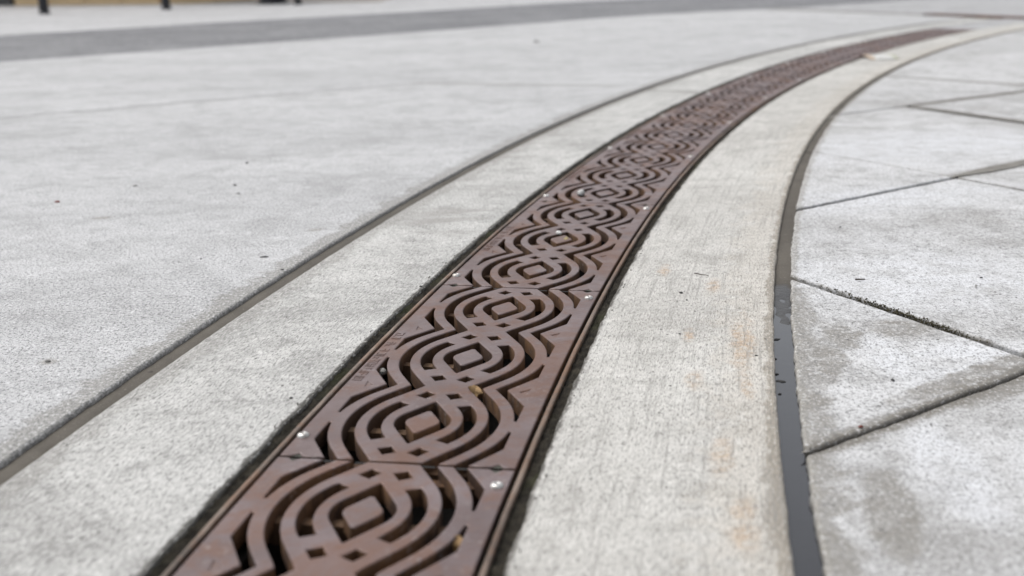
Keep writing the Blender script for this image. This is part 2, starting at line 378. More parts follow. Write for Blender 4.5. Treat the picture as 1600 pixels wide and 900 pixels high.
def resample(pts, step_near=0.006, step_far=0.06, amp=0.0012, seed=0.0, keep=None):
    out = []
    n = len(pts)
    for i in range(n):
        a, b = pts[i], pts[(i + 1) % n]
        L = (b - a).length; m = (a + b) / 2
        p = a.copy(); d = (b - a)
        tt = 0.0
        while tt < L - 1e-6:
            q = a + d * (tt / L)
            inview = abs(q.x) < 0.25 + 0.5 * max(q.y, 0) and q.y > 0.4
            st = (step_near if q.y < 2.2 else step_near * 3 if q.y < 4 else step_far) if inview else 0.4
            nrm = Vector((-d.y, d.x)).normalized()
            w = amp * (N1(q.x * 190, q.y * 190, seed) * 0.6 + N1(q.x * 55, q.y * 55, seed) + 0.8 * N1(q.x * 14, q.y * 14, seed)) if inview else 0
            out.append(q + nrm * w); tt += st
    return out
def slab(parent, pts, mat, amp=0.0012, seed=0.0, ztop=0.0, bevel=0.003):
    p = resample(pts, amp=amp, seed=seed)
    b = MB(); b.prism([p], ztop, DEPTH, bevel, 0, 0, steps=2)
    return b.build('slab', mat, parent)

# left pavement: two slabs divided by a kinked saw cut
left = tag(empty('pavement', (-1.5, 3, 0)), kind='structure'); left.location = (0, 0, 0)
cut = [V2(-6.2, -0.05), V2(-1.397, 3.266), V2(-0.919, 3.608), V2(-0.30, 4.02)]
x_th = polar(0.335, 3.835)[1]
arcA = [arc(R_LO, th).to_2d() for th in [TA + (x_th - TA) * i / 60 for i in range(61)]]
def th_red(r):          # where a circle of the trench meets the straight line of the far trench
    a, b = 0.5, 1.1
    f = lambda th: (arc(r, th).y - 9.252) + 1.754 * (arc(r, th).x - 1.985)
    for _ in range(50):
        mth = (a + b) / 2
        if f(mth) > 0: b = mth
        else: a = mth
    return a
TBL = th_red(R_LO) - 0.004; TB = th_red(R_CR) - 0.03
arcB = None
def off(p, d, k): n = Vector((-d.y, d.x)).normalized(); return p + n * k
ROADN = [V2(-7.2, 1.1), V2(-4.6, 3.2), V2(-2.222, 5.27), V2(-1.45, 6.05), V2(-0.563, 6.957), V2(0.762, 8.40), V2(1.5, 9.0), V2(1.985, 9.252)]
REDL = [V2(1.985, 9.252), V2(2.555, 8.25), V2(2.818, 7.771), V2(3.106, 7.286), V2(4.2, 5.35)]
hg = 0.003
arcB = [arc(R_LO, th).to_2d() for th in [x_th + (TBL - x_th) * i / 60 for i in range(61)]]
slab(left, arcA + [p + V2(0.002, -hg) for p in reversed(cut)] + [V2(-6.2, -1.2)], M_left, seed=1.0)
end = arcB[-1]
slab(left, arcB + [V2(1.985, 9.252) + V2(-0.008, -0.004)] + [p for p in reversed(ROADN[:-1])] + [p + V2(-0.002, hg) for p in cut], M_left, seed=2.0)

rd = MB()
far_edge = [V2(-9.5, 1.0), V2(-5.0, 5.2), V2(-3.112, 7.3), V2(-2.104, 8.5), V2(-0.777, 9.85), V2(0.649, 11.477), V2(3.5, 14.2), V2(9, 19)]
near_edge = [V2(-7.2, 1.1), V2(-4.6, 3.2), V2(-2.222, 5.27), V2(-1.45, 6.05), V2(-0.563, 6.957), V2(0.762, 8.40), V2(1.985, 9.26), V2(2.2, 9.5), V2(8, 15)]
rd.prism([resample(list(near_edge) + list(reversed(far_edge)), amp=0.05, step_near=0.05)], -0.006, -0.2, 0.0)
tag(rd.build('road', M_asphalt), kind='structure')
fp = MB()
fp.prism([resample(list(far_edge) + [V2(9, 30), V2(-1.0, 30), V2(-1.3, 12.36), V2(-2.07, 12.55), V2(-3.717, 12.95), V2(-5.648, 13.4), V2(-12, 15)], amp=0.0)], 0.0, -0.2, 0.01)
tag(fp.build('pavement', M_farpale), kind='structure')
bp = MB()
bp.prism([[V2(2.02, 9.29), V2(2.60, 8.28), V2(2.95, 7.72), V2(3.25, 7.20), V2(4.4, 5.2), V2(16, 5.0), V2(16, 18), V2(8.1, 14.9), V2(2.25, 9.42)]], 0.0, -0.2, 0.01)
tag(bp.build('pavement', M_far), kind='structure')
gs = MB(); gs.add([(-40, 12.0, -0.02), (-1.0, 12.0, -0.02), (9.0, 30, -0.02), (9, 60, -0.02), (-40, 60, -0.02)], [(0, 1, 2, 3, 4)])
tag(gs.build('gravel_ground', M_gravel), kind='structure')

# aprons of concrete along the trench
ap = tag(empty('trench_apron'), kind='structure')
def apron(r_a, r_b, th0, th1, mat, fa, fb, seed):
    ths = thetas(th0, th1); b = MB()
    bw = 0.003
    ra = [fa(t_) for t_ in ths]; rb = [fb(t_) for t_ in ths]
    n = len(ths)
    prof = lambda i: [(ra[i], DEPTH), (ra[i], -bw), (ra[i] + bw * 0.3, -bw * 0.3), (ra[i] + bw, 0), (rb[i] - bw, 0), (rb[i] - bw * 0.3, -bw * 0.3), (rb[i], -bw), (rb[i], DEPTH)]
    vs = []
    for i, th in enumerate(ths): vs += [arc(r, th, z) for r, z in prof(i)]
    fs = [(i * 8 + k, (i + 1) * 8 + k, (i + 1) * 8 + k + 1, i * 8 + k + 1) for i in range(n - 1) for k in range(7)]
    fs += [tuple(range(8)), tuple(range((n - 1) * 8 + 7, (n - 1) * 8 - 1, -1))]
    b.add(vs, fs); return b.build('slab', mat, ap)
x2 = polar(0.50, 3.655)[1]
apron(R_CL, R_LI, TA, x2 - 0.0003, M_apron_l, ragged(0.0024, 3, R_CL + 0.0005), ragged(0.0010, 4, R_LI), 1)
apron(R_CL, R_LI, x2 + 0.0003, TBL - 0.008, M_apron_l, ragged(0.0024, 3, R_CL + 0.0005), ragged(0.0010, 4, R_LI), 1)
def ro_edge(th): return 12.4665 + 0.003 * math.sin((th - 0.2) * 14) + 0.0012 * (N1(th * 260, 21) + 0.6 * N1(th * 900, 22))
def ri_edge(th): return 12.4480 + 0.003 * math.sin((th - 0.235) * 14)
apron(R_RO, R_CR, TA, TB, M_apron_r, ro_edge, ragged(0.0022, 8, R_CR - 0.0005), 2)

# right pavement: disc sector cut by two families of joints
rp = tag(empty('pavement'), kind='structure')
disc = [arc(ri_edge(th), th).to_2d() for th in [TA + (1.25 - TA) * i / 260 for i in range(261)]]
disc = list(reversed(disc))                       # ccw with the region on the left
disc += [V2(1.0, -0.6), V2(9.0, -0.6), V2(9.0, 6.0)]
def area(p): return sum(p[i - 1].x * p[i].y - p[i].x * p[i - 1].y for i in range(len(p))) / 2
if area(disc) < 0: disc.reverse()
def clip(poly, p, d, w):
    """part of a convex polygon to the left of the line through p along d, kept w away"""
    n = Vector((-d.y, d.x)).normalized(); out = []
    f = [(q - p).dot(n) - w for q in poly]
    for i in range(len(poly)):
        a, b, fa, fb = poly[i - 1], poly[i], f[i - 1], f[i]
        if (fa > 0) != (fb > 0): out.append(a + (b - a) * (fa / (fa - fb)))
        if fb > 0: out.append(b)
    return out if len(out) > 2 and abs(area(out)) > 1e-5 else None
pieces = [clip(disc, V2(1.985, 9.252), V2(-1.0, 1.754), 0.03)]
JOINTS = [   # point, point, half width, limits (reference points that must lie on the same piece)
    ('J1', V2(0.359, 1.458), V2(0.520, 1.144), 0.0072), ('J2', V2(0.258, 0.916), V2(0.496, 1.087), 0.0036),
    ('J3', V2(0.461, 1.871), V2(0.992, 2.264), 0.0026), ('J4', V2(0.638, 2.437), V2(0.882, 2.003), 0.0026),
    ('J5', V2(0.803, 3.009), V2(1.501, 3.472), 0.010), ('J6', V2(1.075, 3.146), V2(1.226, 2.82), 0.012), ('J7', V2(1.349, 3.906), V2(1.58, 3.661), 0.008)]
disc = None or disc
side = lambda q, J: (J[2] - J[1]).x * (q - J[1]).y - (J[2] - J[1]).y * (q - J[1]).x
cent = lambda P_: sum(P_, Vector((0, 0))) / len(P_)
for J in JOINTS:
    new = []
    for P_ in pieces:
        ce = cent(P_)
        J3, J5 = JOINTS[2], JOINTS[4]
        skip = (J[0] == 'J6' and side(ce, J5) > 0) or (J[0] == 'J7' and side(ce, J5) < 0)
        if skip: new.append(P_); continue
        d = J[2] - J[1]
        a = clip(P_, J[1], d, J[3]); b = clip(P_, J[1], -d, J[3])
        new += [q for q in (a, b) if q]
    pieces = new
for k, P_ in enumerate(pieces):
    slab(rp, P_, M_right, amp=0.0016, seed=10.0 + k, ztop=[0, -0.0015, 0.001, 0, 0.0005, -0.001][k % 6], bevel=0.0028)

# fillers of the joints
def filler(name, r0, r1, zf, a=TA, b=None):
    b = b or TB
    m = MB(); ths = thetas(a, b, 0.0012, 0.006)
    m.section(ths, [(r0 - 0.008, -0.007), (r0 + (r1 - r0) * 0.1, -0.0055), (r0 + (r1 - r0) * 0.3, -0.0045), (r0 + (r1 - r0) * 0.5, -0.0042), (r0 + (r1 - r0) * 0.7, -0.0045), (r0 + (r1 - r0) * 0.9, -0.0052), (r1 + 0.008, -0.006)], 0, True,
              lambda r, z, th, k: (r, zf(th) + z + 0.0010 * N1(th * 300, k) + (0.0016 * N1(th * 2600, k * 1.7) if zf(th) < 0 else 0)))
    return tag(m.build(name, M_seal), kind='structure')
filler('joint_filler', R_LI, R_LO, lambda th: 0.0, b=TBL)
def rz(th): return -0.0042 * max(0, min(1, (0.2345 - th) / 0.026)) - (0.003 if th < 0.205 else 0)
filler('joint_filler', 12.440, 12.475, rz)
wm = MB(); ths = thetas(0.10, 0.236, 0.0006, 0.004)
wm.strip(ths, lambda th: 12.444, lambda th: 12.472, -0.0068)
tag(wm.build('water', M_water), kind='structure')
jb = MB()    # packed dirt and caulk under the saw cuts of the right pavement
jb.add([(0.2, -0.5, -0.011), (9, -0.5, -0.011), (9, 8, -0.011), (0.2, 8, -0.011)], [(0, 1, 2, 3)])
def line_fill(name, a, b, w0, w1, z, mat, taper=0.0):
    m = MB(); n = 60; d = (b - a); nn = Vector((-d.y, d.x)).normalized(); vs = []
    for i in range(n + 1):
        q = a + d * i / n; w = w0 + (w1 - w0) * i / n; w *= 1 + 0.3 * N1(i * 0.9, w0 * 99); w *= min(1, 0.15 + (i / n) * d.length / taper) if taper else 1
        vs += [(*(q + nn * w), z), (*(q - nn * w), z)]
    m.add(vs, [(2 * i, 2 * i + 1, 2 * i + 3, 2 * i + 2) for i in range(n)])
    return tag(m.build(name, mat), kind='structure')
line_fill('joint_filler', V2(0.345, 1.486), V2(0.62, 0.95), 0.011, 0.011, -0.016, M_dirt)
line_fill('joint_filler', V2(0.25, 0.910), V2(0.75, 1.27), 0.009, 0.009, -0.008, M_dirt)
line_fill('joint_filler', V2(0.43, 1.848), V2(0.81, 2.130), 0.006, 0.007, -0.006, M_dirt)
line_fill('joint_filler', V2(0.805, 2.127), V2(2.4, 3.305), 0.017, 0.020, 0.0016, M_caulk, 0.12)
line_fill('joint_filler', V2(0.60, 2.505), V2(1.3, 1.26), 0.007, 0.007, -0.0045, M_dirt)
line_fill('joint_filler', V2(1.06, 3.175), V2(3.5, 4.80), 0.014, 0.018, 0.0018, M_caulk, 0.12)
line_fill('joint_filler', V2(0.74, 2.967), V2(1.07, 3.186), 0.012, 0.012, -0.004, M_caulk)
line_fill('joint_filler', V2(1.070, 3.160), V2(1.9, 1.37), 0.014, 0.018, 0.0024, M_caulk, 0.10)
line_fill('joint_filler', V2(1.25, 4.01), V2(2.2, 3.0), 0.012, 0.012, -0.002, M_caulk)
line_fill('joint_filler', V2(1.985, 9.252), V2(2.72, 7.95), 0.045, 0.05, 0.004, M_caulk)
for a_, b_ in ((V2(-6.2, -0.05), V2(-0.30, 4.02)), (V2(-0.30, 4.02), V2(0.34, 3.83))):
    line_fill('joint_filler', a_, b_, 0.006, 0.006, -0.005, M_dirt)
# low damp hollow colour line where the apron is saw cut
ja = arc(R_CL, x2); jb2 = arc(R_LI, x2)
line_fill('joint_filler', ja.to_2d(), jb2.to_2d(), 0.006, 0.006, -0.004, M_dirt)

# ------------------------------------------------------------------ trench: rails, channel, packed dirt beside the rails
tr = tag(empty('trench_channel', (0, 0, 0)), 'dark curved drain channel edged with thin rusty steel rails', 'drain channel')
HALF = GW / 2
ths = thetas(TA, TEND, 0.0012, 0.005)
def rail(rc, parent):
    m = MB(); h = 0.0022
    m.section(ths, [(rc - h, -0.05), (rc - h, -0.0008), (rc - h * 0.5, 0.0), (rc + h * 0.5, 0.0), (rc + h, -0.0008), (rc + h, -0.05)],
              0, False, lambda r, z, th, k: (r + 0.0004 * N1(th * 180, rc), z + 0.0003 * N1(th * 700, k)))
    return m.build('rail', M_rail, parent)
RL, RR = R_MID + HALF + 0.0062, R_MID - HALF - 0.0062
rail(RL, tr); rail(RR, tr)
m = MB()
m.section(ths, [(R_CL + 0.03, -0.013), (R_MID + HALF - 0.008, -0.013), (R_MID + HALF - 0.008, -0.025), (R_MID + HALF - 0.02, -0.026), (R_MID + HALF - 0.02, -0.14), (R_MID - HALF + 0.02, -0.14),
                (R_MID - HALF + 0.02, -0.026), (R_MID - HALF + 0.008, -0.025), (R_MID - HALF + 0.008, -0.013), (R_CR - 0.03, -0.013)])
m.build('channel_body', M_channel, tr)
m = MB(); a0 = R_MID - HALF - 0.012; a1 = R_MID + HALF + 0.012
m.add([arc(a0, TEND + 0.0002, -0.0), arc(a1, TEND + 0.0002, 0), arc(a1, TEND + 0.0002, -0.14), arc(a0, TEND + 0.0002, -0.14)], [(0, 1, 2, 3)])
m.build('end_plate', M_rail, tr)
m = MB()       # concrete closing the trench after its last grate
m.strip([TEND + 0.0002 + 0.005 * i for i in range(24)], lambda th: R_CR - 0.004, lambda th: R_CL + 0.004, -0.0015)
m.strip([TB - 0.02 + 0.005 * i for i in range(40)], lambda th: 12.2, lambda th: 13.15, -0.007)
tag(m.build('pavement', M_far), kind='structure')

def grime(ra, rb, seed, label):
    m = MB(); tt = thetas(TA, TEND, 0.0004, 0.004); K = 9
    ps = [(ra + (rb - ra) * k / (K - 1), 0) for k in range(K)]
    uc = 0.0 if ra < R_MID + 0.2 and rb > R_CL else 1.0
    def wob(r, z, th, k):
        u = k / (K - 1)
        z = -0.0052 + 0.0042 * abs(u - uc) ** 1.5 + 0.0030 * N1(th * 1500, r * 330, seed) + 0.0018 * N1(th * 4200, r * 900, seed) + 0.0016 * N1(th * 120, seed)
        return r, min(z, 0.0012)
    m.section(tt, ps, 0, True, wob)
    return tag(m.build('dirt', M_dirt), label, 'dirt', kind='stuff')
grime(RL + 0.002, R_CL + 0.008, 3.0, 'dark mossy dirt packed between the left rail and the concrete')
grime(R_CR - 0.008, RR - 0.002, 5.0, 'dark mossy dirt packed between the right rail and the concrete')
for s_, a, b in ((1, R_MID + HALF + 0.0006, RL - 0.002), (-1, RR + 0.002, R_MID - HALF - 0.0006)):
    m = MB(); m.section(thetas(TA, TEND, 0.0006, 0.005), [(a, -0.006), ((a + b) / 2, -0.0045), (b, -0.006)], 0, True,
                        lambda r, z, th, k: (r, z + 0.0016 * N1(th * 900, k, s_)))
    tag(m.build('dirt', M_dirt), ('dark silt in the gap left of the grates' if s_ > 0 else 'dark silt in the gap right of the grates'), 'dirt', kind='stuff')

# ------------------------------------------------------------------ grates
SL = 0.55 * GW / PITCH                        # slope of the straight bands
PHI = math.atan(SL)
def lev(A, B):
    A *= PITCH; B *= GW
    r = (SL * A - B) / (1 / math.cos(PHI) - 1); s0 = r * math.sin(PHI)
    def f(s):
        s = abs(s)
        return B - r + math.sqrt(max(0, r * r - s * s)) if s < s0 else SL * (A - s)
    f.A = A; f.B = B; return f
L = [lev(*p) for p in ((.160, .077), (.280, .125), (.425, .178), (.56, .238), (.691, .290), (.818, .343), (.942, .406))]
SPIKE = 1.060 * PITCH
RAILIN = 0.414 * GW
def rail_in(s): return min(RAILIN, SL * (SPIKE - abs(s)) * 0.97)
def bend(x, s): # x across (to the right), s along -> local position, origin at the grate's middle
    a = s / R_MID; r = R_MID - x
    return Vector((R_MID - r * math.cos(a), r * math.sin(a)))
def samples(a, b, n): return [a + (b - a) * i / n for i in range(n + 1)]
def motif_of(s, centres): return min(centres, key=lambda c_: abs(s - c_))

def make_grate(nm, bevel=0.0011, zb=-0.016):
    half = nm * PITCH / 2; gap = 0.0019
    cs = [(-half + PITCH / 2) + PITCH * i for i in range(nm)]
    rel = lambda s: s - motif_of(s, cs)
    e0, e1 = -half + gap, half - gap
    NP = 26 * nm
    mb = MB()
    P = lambda lst: [bend(x, s) for x, s in lst]
    def ccw(lst, hole=False):
        if (area(lst) < 0) != hole: lst = list(reversed(lst))
        return lst
    # core of crossing bands
    ss = samples(e0, e1, NP)
    out = [(L[4](rel(s)), s) for s in ss] + [(-L[4](rel(s)), s) for s in reversed(ss)]
    loops = [ccw(P(out))]
    for c_ in cs:
        q = samples(-L[1].A * 0.985, L[1].A * 0.985, 30)
        loops.append(ccw(P([(L[1](s), c_ + s) for s in q] + [(-L[1](s), c_ + s) for s in reversed(q)]), True))
        for sg in (1, -1):
            qi = samples(-0.222 * PITCH, 0.222 * PITCH, 18); qo = samples(-0.255 * PITCH, 0.255 * PITCH, 20)
            loops.append(ccw(P([(sg * L[2](s), c_ + s) for s in qi] + [(sg * L[3](s), c_ + s) for s in reversed(qo)]), True))
            for e in (1, -1):
                s0, s1, sh = 0.317 * PITCH, 0.385 * PITCH, 0.034 * PITCH
                loops.append(ccw(P([(sg * (L[2](s0) + .0004), c_ + e * s0), (sg * (L[2](s1) + .0004), c_ + e * s1), (sg * (L[3](s1 + sh) - .0004), c_ + e * (s1 + sh)), (sg * (L[3](s0 + sh) - .0004), c_ + e * (s0 + sh))]), True))
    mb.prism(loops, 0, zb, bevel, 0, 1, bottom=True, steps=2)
    # outer wavy band with side rail, each side
    notch = [c_ + PITCH / 2 for c_ in cs[:-1]]
    lo_, hi_ = 0.0, PITCH / 2          # where band and rail part
    for _ in range(40):
        md = (lo_ + hi_) / 2
        if rail_in(md) - L[6](md) > 0.0: hi_ = md
        else: lo_ = md
    sm = max(hi_ + 0.004, 0.012)
    for sg in (1, -1):
        inner = [(L[5](rel(s)), s) for s in ss]
        endq = [s for s in samples(sm, PITCH / 2 - gap, 14)]
        top = [(rail_in(s), cs[-1] + s) for s in endq]; topb = [(L[6](s), cs[-1] + s) for s in endq]
        bot = [(rail_in(s), cs[0] - s) for s in endq]; botb = [(L[6](s), cs[0] - s) for s in endq]
        nt = 0.0065
        T = 0.36 * GW
        ou = [(HALF, s) for s in samples(e0, e1, 8 * nm)]
        # small cast notch in the end of the rail
        endtop = [(0.452 * GW, e1), (0.427 * GW, e1 - nt), (0.400 * GW, e1)] 
        endbot = [(0.400 * GW, e0), (0.425 * GW, e0 + nt), (0.452 * GW, e0)]
        lst = ou + endtop + list(reversed(top)) + topb + list(reversed(inner)) + list(reversed(botb)) + bot + endbot
        lp = [ccw(P([(sg * x, s) for x, s in lst]))]
        for n_ in notch:
            q = samples(-(PITCH / 2 - sm), PITCH / 2 - sm, 24)
            h_ = [(rail_in(PITCH / 2 - abs(s)), n_ + s) for s in q] + [(L[6](PITCH / 2 - abs(s)), n_ + s) for s in reversed(q)]
            lp.append(ccw(P([(sg * x, s) for x, s in h_]), True))
            lp.append(ccw(P([(sg * x, n_ + s) for x, s in ((0.362 * GW, -0.004), (0.405 * GW, 0.005), (0.395 * GW, -0.010))]), True))
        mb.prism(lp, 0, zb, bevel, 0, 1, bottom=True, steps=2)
        for n_ in notch:
            fl = ccw(P([(sg * x, n_ + s) for x, s in ((0.34 * GW, -0.004), (0.42 * GW, 0.010), (0.41 * GW, -0.015))]))
            mb.add([(p.x, p.y, -0.0012) for p in fl], [(0, 1, 2)], 3)
        for e in (e0 + 0.0004, e1 - 0.0004):      # dirt packed in the end notches
            k_ = 1 if e < 0 else -1
            fl = ccw(P([(sg * x, e + k_ * s) for x, s in ((0.385 * GW, 0.0), (0.427 * GW, 0.010), (0.465 * GW, 0.0))]))
            mb.add([(p.x, p.y, -0.0013) for p in fl], [(0, 1, 2)], 4)
    for xa, xb in ((-0.5, -0.255), (-0.17, 0.17), (0.255, 0.5)):      # black strip painted in as shade of the seam to the next grate
        q = ccw(P([(xa * GW, e1 - 0.0002), (xb * GW, e1 - 0.0002), (xb * GW, e1 + 0.0036), (xa * GW, e1 + 0.0036)]))
        mb.add([(p.x, p.y, -0.0024) for p in q], [(0, 1, 2, 3)], 5)
    return mb.mesh('trench_grate', [M_iron, M_rust, M_rib, M_letter, M_silt, M_seam_shade]), cs, half

def rib_mesh(s, w=0.011, x=HALF - 0.002, z0=-0.030, z1=-0.0115, mat=None):
    m = MB(); n = 8; vs = []
    for i in range(n + 1):
        xx = -x + 2 * x * i / n
        for ds, z in ((-w / 2, z0), (-w / 2, z1), (w / 2, z1), (w / 2, z0)): vs.append((*bend(xx, s + ds), z))
    m.add(vs, [(i * 4 + k, i * 4 + (k + 1) % 4, (i + 1) * 4 + (k + 1) % 4, (i + 1) * 4 + k) for i in range(n) for k in range(4)])
    return m.mesh('cross_rib', [mat or M_rib])
def boss_mesh(c_):
    m = MB(); A = L[0].A * 0.90; q = [A * math.sin(a) for a in samples(-math.pi / 2, math.pi / 2, 30)]
    fw_ = lambda s: min(L[0](s), 0.62 * math.sqrt(max(0.0, A * A - s * s)))
    lp = [bend(fw_(s), c_ + s) for s in q] + [bend(-fw_(s), c_ + s) for s in reversed(q[1:-1])]
    if area(lp) < 0: lp.reverse()
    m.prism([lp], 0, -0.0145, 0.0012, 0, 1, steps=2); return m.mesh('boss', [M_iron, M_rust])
def bolt_mesh():
    m = MB(); n = 20; prof = [(0.0054, 0.0), (0.0052, 0.0012), (0.0042, 0.0024), (0.0026, 0.0029), (0.0019, 0.0029), (0.0019, 0.0012)]
    vs = [(r * math.cos(2 * math.pi * i / n), r * math.sin(2 * math.pi * i / n), z) for r, z in prof for i in range(n)]
    fs = [(k * n + i, k * n + (i + 1) % n, (k + 1) * n + (i + 1) % n, (k + 1) * n + i) for k in range(len(prof) - 1) for i in range(n)]
    fs.append([(len(prof) - 1) * n + i for i in range(n)])
    m.add(vs, fs, 0, True)
    return m.mesh('bolt', [M_bolt])
GLYPH = ['01238', '0459', '135', '0268', '478', '03569', '124', '0178', '259', '0346', '67', '1580', '', '239', '457', '', '0148', '36', '1279']
def lettering_mesh():
    """one row of worn raised strokes on the left rail: they cannot be read in the photograph"""
    m = MB(); x0, hgt, adv = -0.0965, 0.0085, 0.0082; s = -0.085
    seg = {'0': (0, 0, 0, 1), '1': (0, 0, 1, 0), '2': (0, 1, 1, 1), '3': (1, 0, 1, 1), '4': (.5, 0, .5, 1), '5': (0, .5, 1, .5), '6': (0, 1, .6, 1),
           '7': (0, 0, .6, 0), '8': (0, .5, .7, .5), '9': (.5, .5, .5, 1)}
    for g_ in GLYPH:
        for k in g_:
            u0, v0, u1, v1 = seg[k]; w = 0.0006
            sa, sb = sorted((s + u0 * 0.0052, s + u1 * 0.0052)); xa, xb = sorted((x0 + (1 - v0) * hgt, x0 + (1 - v1) * hgt))
            a = bend(xa - w, sa - w); b = bend(xb + w, sa - w); c_ = bend(xb + w, sb + w); d = bend(xa - w, sb + w)
            vs = [(*p, z) for z in (-0.0005, 0.0004) for p in (a, b, c_, d)]
            m.add(vs, [(4, 5, 6, 7), (0, 1, 5, 4), (1, 2, 6, 5), (2, 3, 7, 6), (3, 0, 4, 7)])
        s += adv
    return m.mesh('lettering', [M_letter])

mesh3, cs3, half3 = make_grate(3)
mesh1, cs1, half1 = make_grate(1)
ribs3 = [rib_mesh(c_) for c_ in cs3] + [rib_mesh(-half3 + 0.011, 0.012, mat=M_rust), rib_mesh(half3 - 0.011, 0.012, mat=M_rust)]  # end ribs take the darker iron, shading the seam by colour
bosses3 = [boss_mesh(c_) for c_ in cs3]
bolt_me = bolt_mesh(); let_me = lettering_mesh()
ribs1 = [rib_mesh(0), rib_mesh(-half1 + 0.008, 0.012), rib_mesh(half1 - 0.008, 0.012)]; boss1 = boss_mesh(0)
def grate(th, label, short=False, loc=None, rz=None, group='cast iron grates along the curved trench'):
    o = link('trench_grate', mesh1 if short else mesh3)
    o.location = loc if loc else arc(R_MID, th); o.rotation_euler = (0, 0, -th if rz is None else rz)
    tag(o, label, 'drain grate', group)
    for me in (ribs1 if short else ribs3): link('cross_rib', me, o)
    for me in ([boss1] if short else bosses3): link('boss', me, o)
    h_ = half1 if short else half3
    for x, s in ((-0.0945, -h_ + 0.043), (0.0915, h_ - 0.034)):
        b = link('bolt', bolt_me, o); b.location = (*bend(x, s), 0.0); b.rotation_euler = (0, 0, x * 40)
    if not short: link('lettering', let_me, o)
    return o
names = ['rusty brown iron drain grate nearest the camera, cut off by the bottom edge',
         'rusty iron drain grate holding a tan dead leaf in its slots, second along the trench',
         'rusty iron drain grate with a white pebble and straw leaf by its middle boss',
         'rusty iron drain grate with a pale pebble in its left slot, fourth along the trench',
         'rusty iron drain grate, fifth along the trench, where it starts to blur',
         'rusty iron drain grate, sixth along the trench from the camera',
         'blurred iron drain grate, seventh along the trench, beside the saw cut in the left apron',
         'blurred iron drain grate, eighth along the trench from the camera',
         'blurred iron drain grate, ninth along the trench from the camera',
         'blurred iron drain grate beside the white paper scrap, tenth along the trench',
         'blurred iron drain grate just beyond the white paper scrap, eleventh along the trench',
         'far blurred iron drain grate, last full length one before the trench ends']
for i, lb in enumerate(names): grate(TH0 + (-1 + 3 * i) * DTH, lb)
grate(TH0 + 34 * DTH, 'short end grate closing the far end of the curved trench', short=True)
d = (REDL[4] - REDL[2]).normalized(); rz_ = math.atan2(d.y, d.x) - math.pi / 2
far_lb = ['first blurred red brown grate of the far straight trench, farthest left', 'second blurred red brown grate of the far straight trench at top right', 'third blurred red brown grate of the far straight trench, cut by the right edge']
for i, lb in enumerate(far_lb):
    p = V2(2.74, 7.97) + V2(0.035, 0.02) + d * (0.27 + 0.543 * i)
    grate(0, lb, loc=(p.x, p.y, 0.0095), rz=rz_, group='red brown grates of the far straight trench').scale = (0.6, 1, 1)
m = MB(); pa = V2(2.74, 7.97) + V2(0.035, 0.02); pb = pa + d * 2.2; nn = V2(-d.y, d.x) * 0.06
m.add([(*(pa + nn), 0.0015), (*(pb + nn), 0.0015), (*(pb - nn), 0.0015), (*(pa - nn), 0.0015)], [(3, 2, 1, 0)])
tag(m.build('trench_bed', M_channel), kind='structure')

# ------------------------------------------------------------------ street furniture and the building at the far left
def lathe(m, prof, n=24, mi=0, c=(0, 0, 0)):
    vs = [(c[0] + r * math.cos(2 * math.pi * i / n), c[1] + r * math.sin(2 * math.pi * i / n), c[2] + z) for r, z in prof for i in range(n)]
    m.add(vs, [(k * n + i, k * n + (i + 1) % n, (k + 1) * n + (i + 1) % n, (k + 1) * n + i) for k in range(len(prof) - 1) for i in range(n)] + [[(len(prof) - 1) * n + i for i in range(n)]], mi, False)
def bollard(x, y, r, hgt, label):
    o = empty('bollard', (x, y, 0)); tag(o, label, 'bollard', 'black bollards on the far pavement')
    m = MB(); lathe(m, [(r, 0), (r, hgt * 0.9), (r * 1.12, hgt * 0.91), (r * 1.12, hgt * 0.95), (r * 0.8, hgt * 0.99), (r * 0.3, hgt)]); m.build('post', M_black, o)
    m = MB(); lathe(m, [(r * 1.25, 0), (r * 1.25, 0.012), (r * 1.02, 0.02)]); m.build('base_plate', M_black, o)
    return o
bollard(-4.074, 10.72, 0.042, 0.95, 'black bollard on the far pavement, leftmost of the row')
bollard(-3.165, 11.313, 0.040, 0.95, 'black bollard on the far pavement, between the leftmost one and the squat one')
bollard(-2.385, 12.45, 0.135, 0.80, 'wide squat black bollard on the far pavement')
bollard(-2.066, 12.05, 0.035, 0.95, 'thin black bollard right beside the wide squat one')
bl = tag(empty('building', (-7, 14.2, 0)), 'low tan building front at the top left behind the bollards', 'building')
bl.location = (0, 0, 0)
wa, wb = V2(-9.0, 14.35), V2(-3.62, 13.04)
d = (wb - wa).normalized(); n2 = V2(-d.y, d.x)
def wallbox(name, u0, u1, off0, off1, z0, z1, mat):
    m = MB(); q = [wa + d * u0 + n2 * off0, wa + d * u1 + n2 * off0, wa + d * u1 + n2 * off1, wa + d * u0 + n2 * off1]
    m.add([(*p, z) for z in (z0, z1) for p in q], [(3, 2, 1, 0), (4, 5, 6, 7), (0, 1, 5, 4), (1, 2, 6, 5), (2, 3, 7, 6), (3, 0, 4, 7)])
    return m.build(name, mat, bl)
Lw = (wb - wa).length
wallbox('wall', 0, Lw, 0.06, 2.4, -0.05, 2.9, M_tan)
wallbox('dark_panel', 0.02, 3.62, 0.0, 0.057, -0.03, 2.5, M_darkpanel)
for k in range(4): wallbox('plinth_panel', 3.66 + 0.44 * k, 3.66 + 0.44 * k + 0.428, 0.02, 0.057, -0.03, 0.6, M_tan)
wallbox('roof_edge', -0.05, Lw + 0.05, -0.1, 2.5, 2.903, 3.03, M_darkpanel)

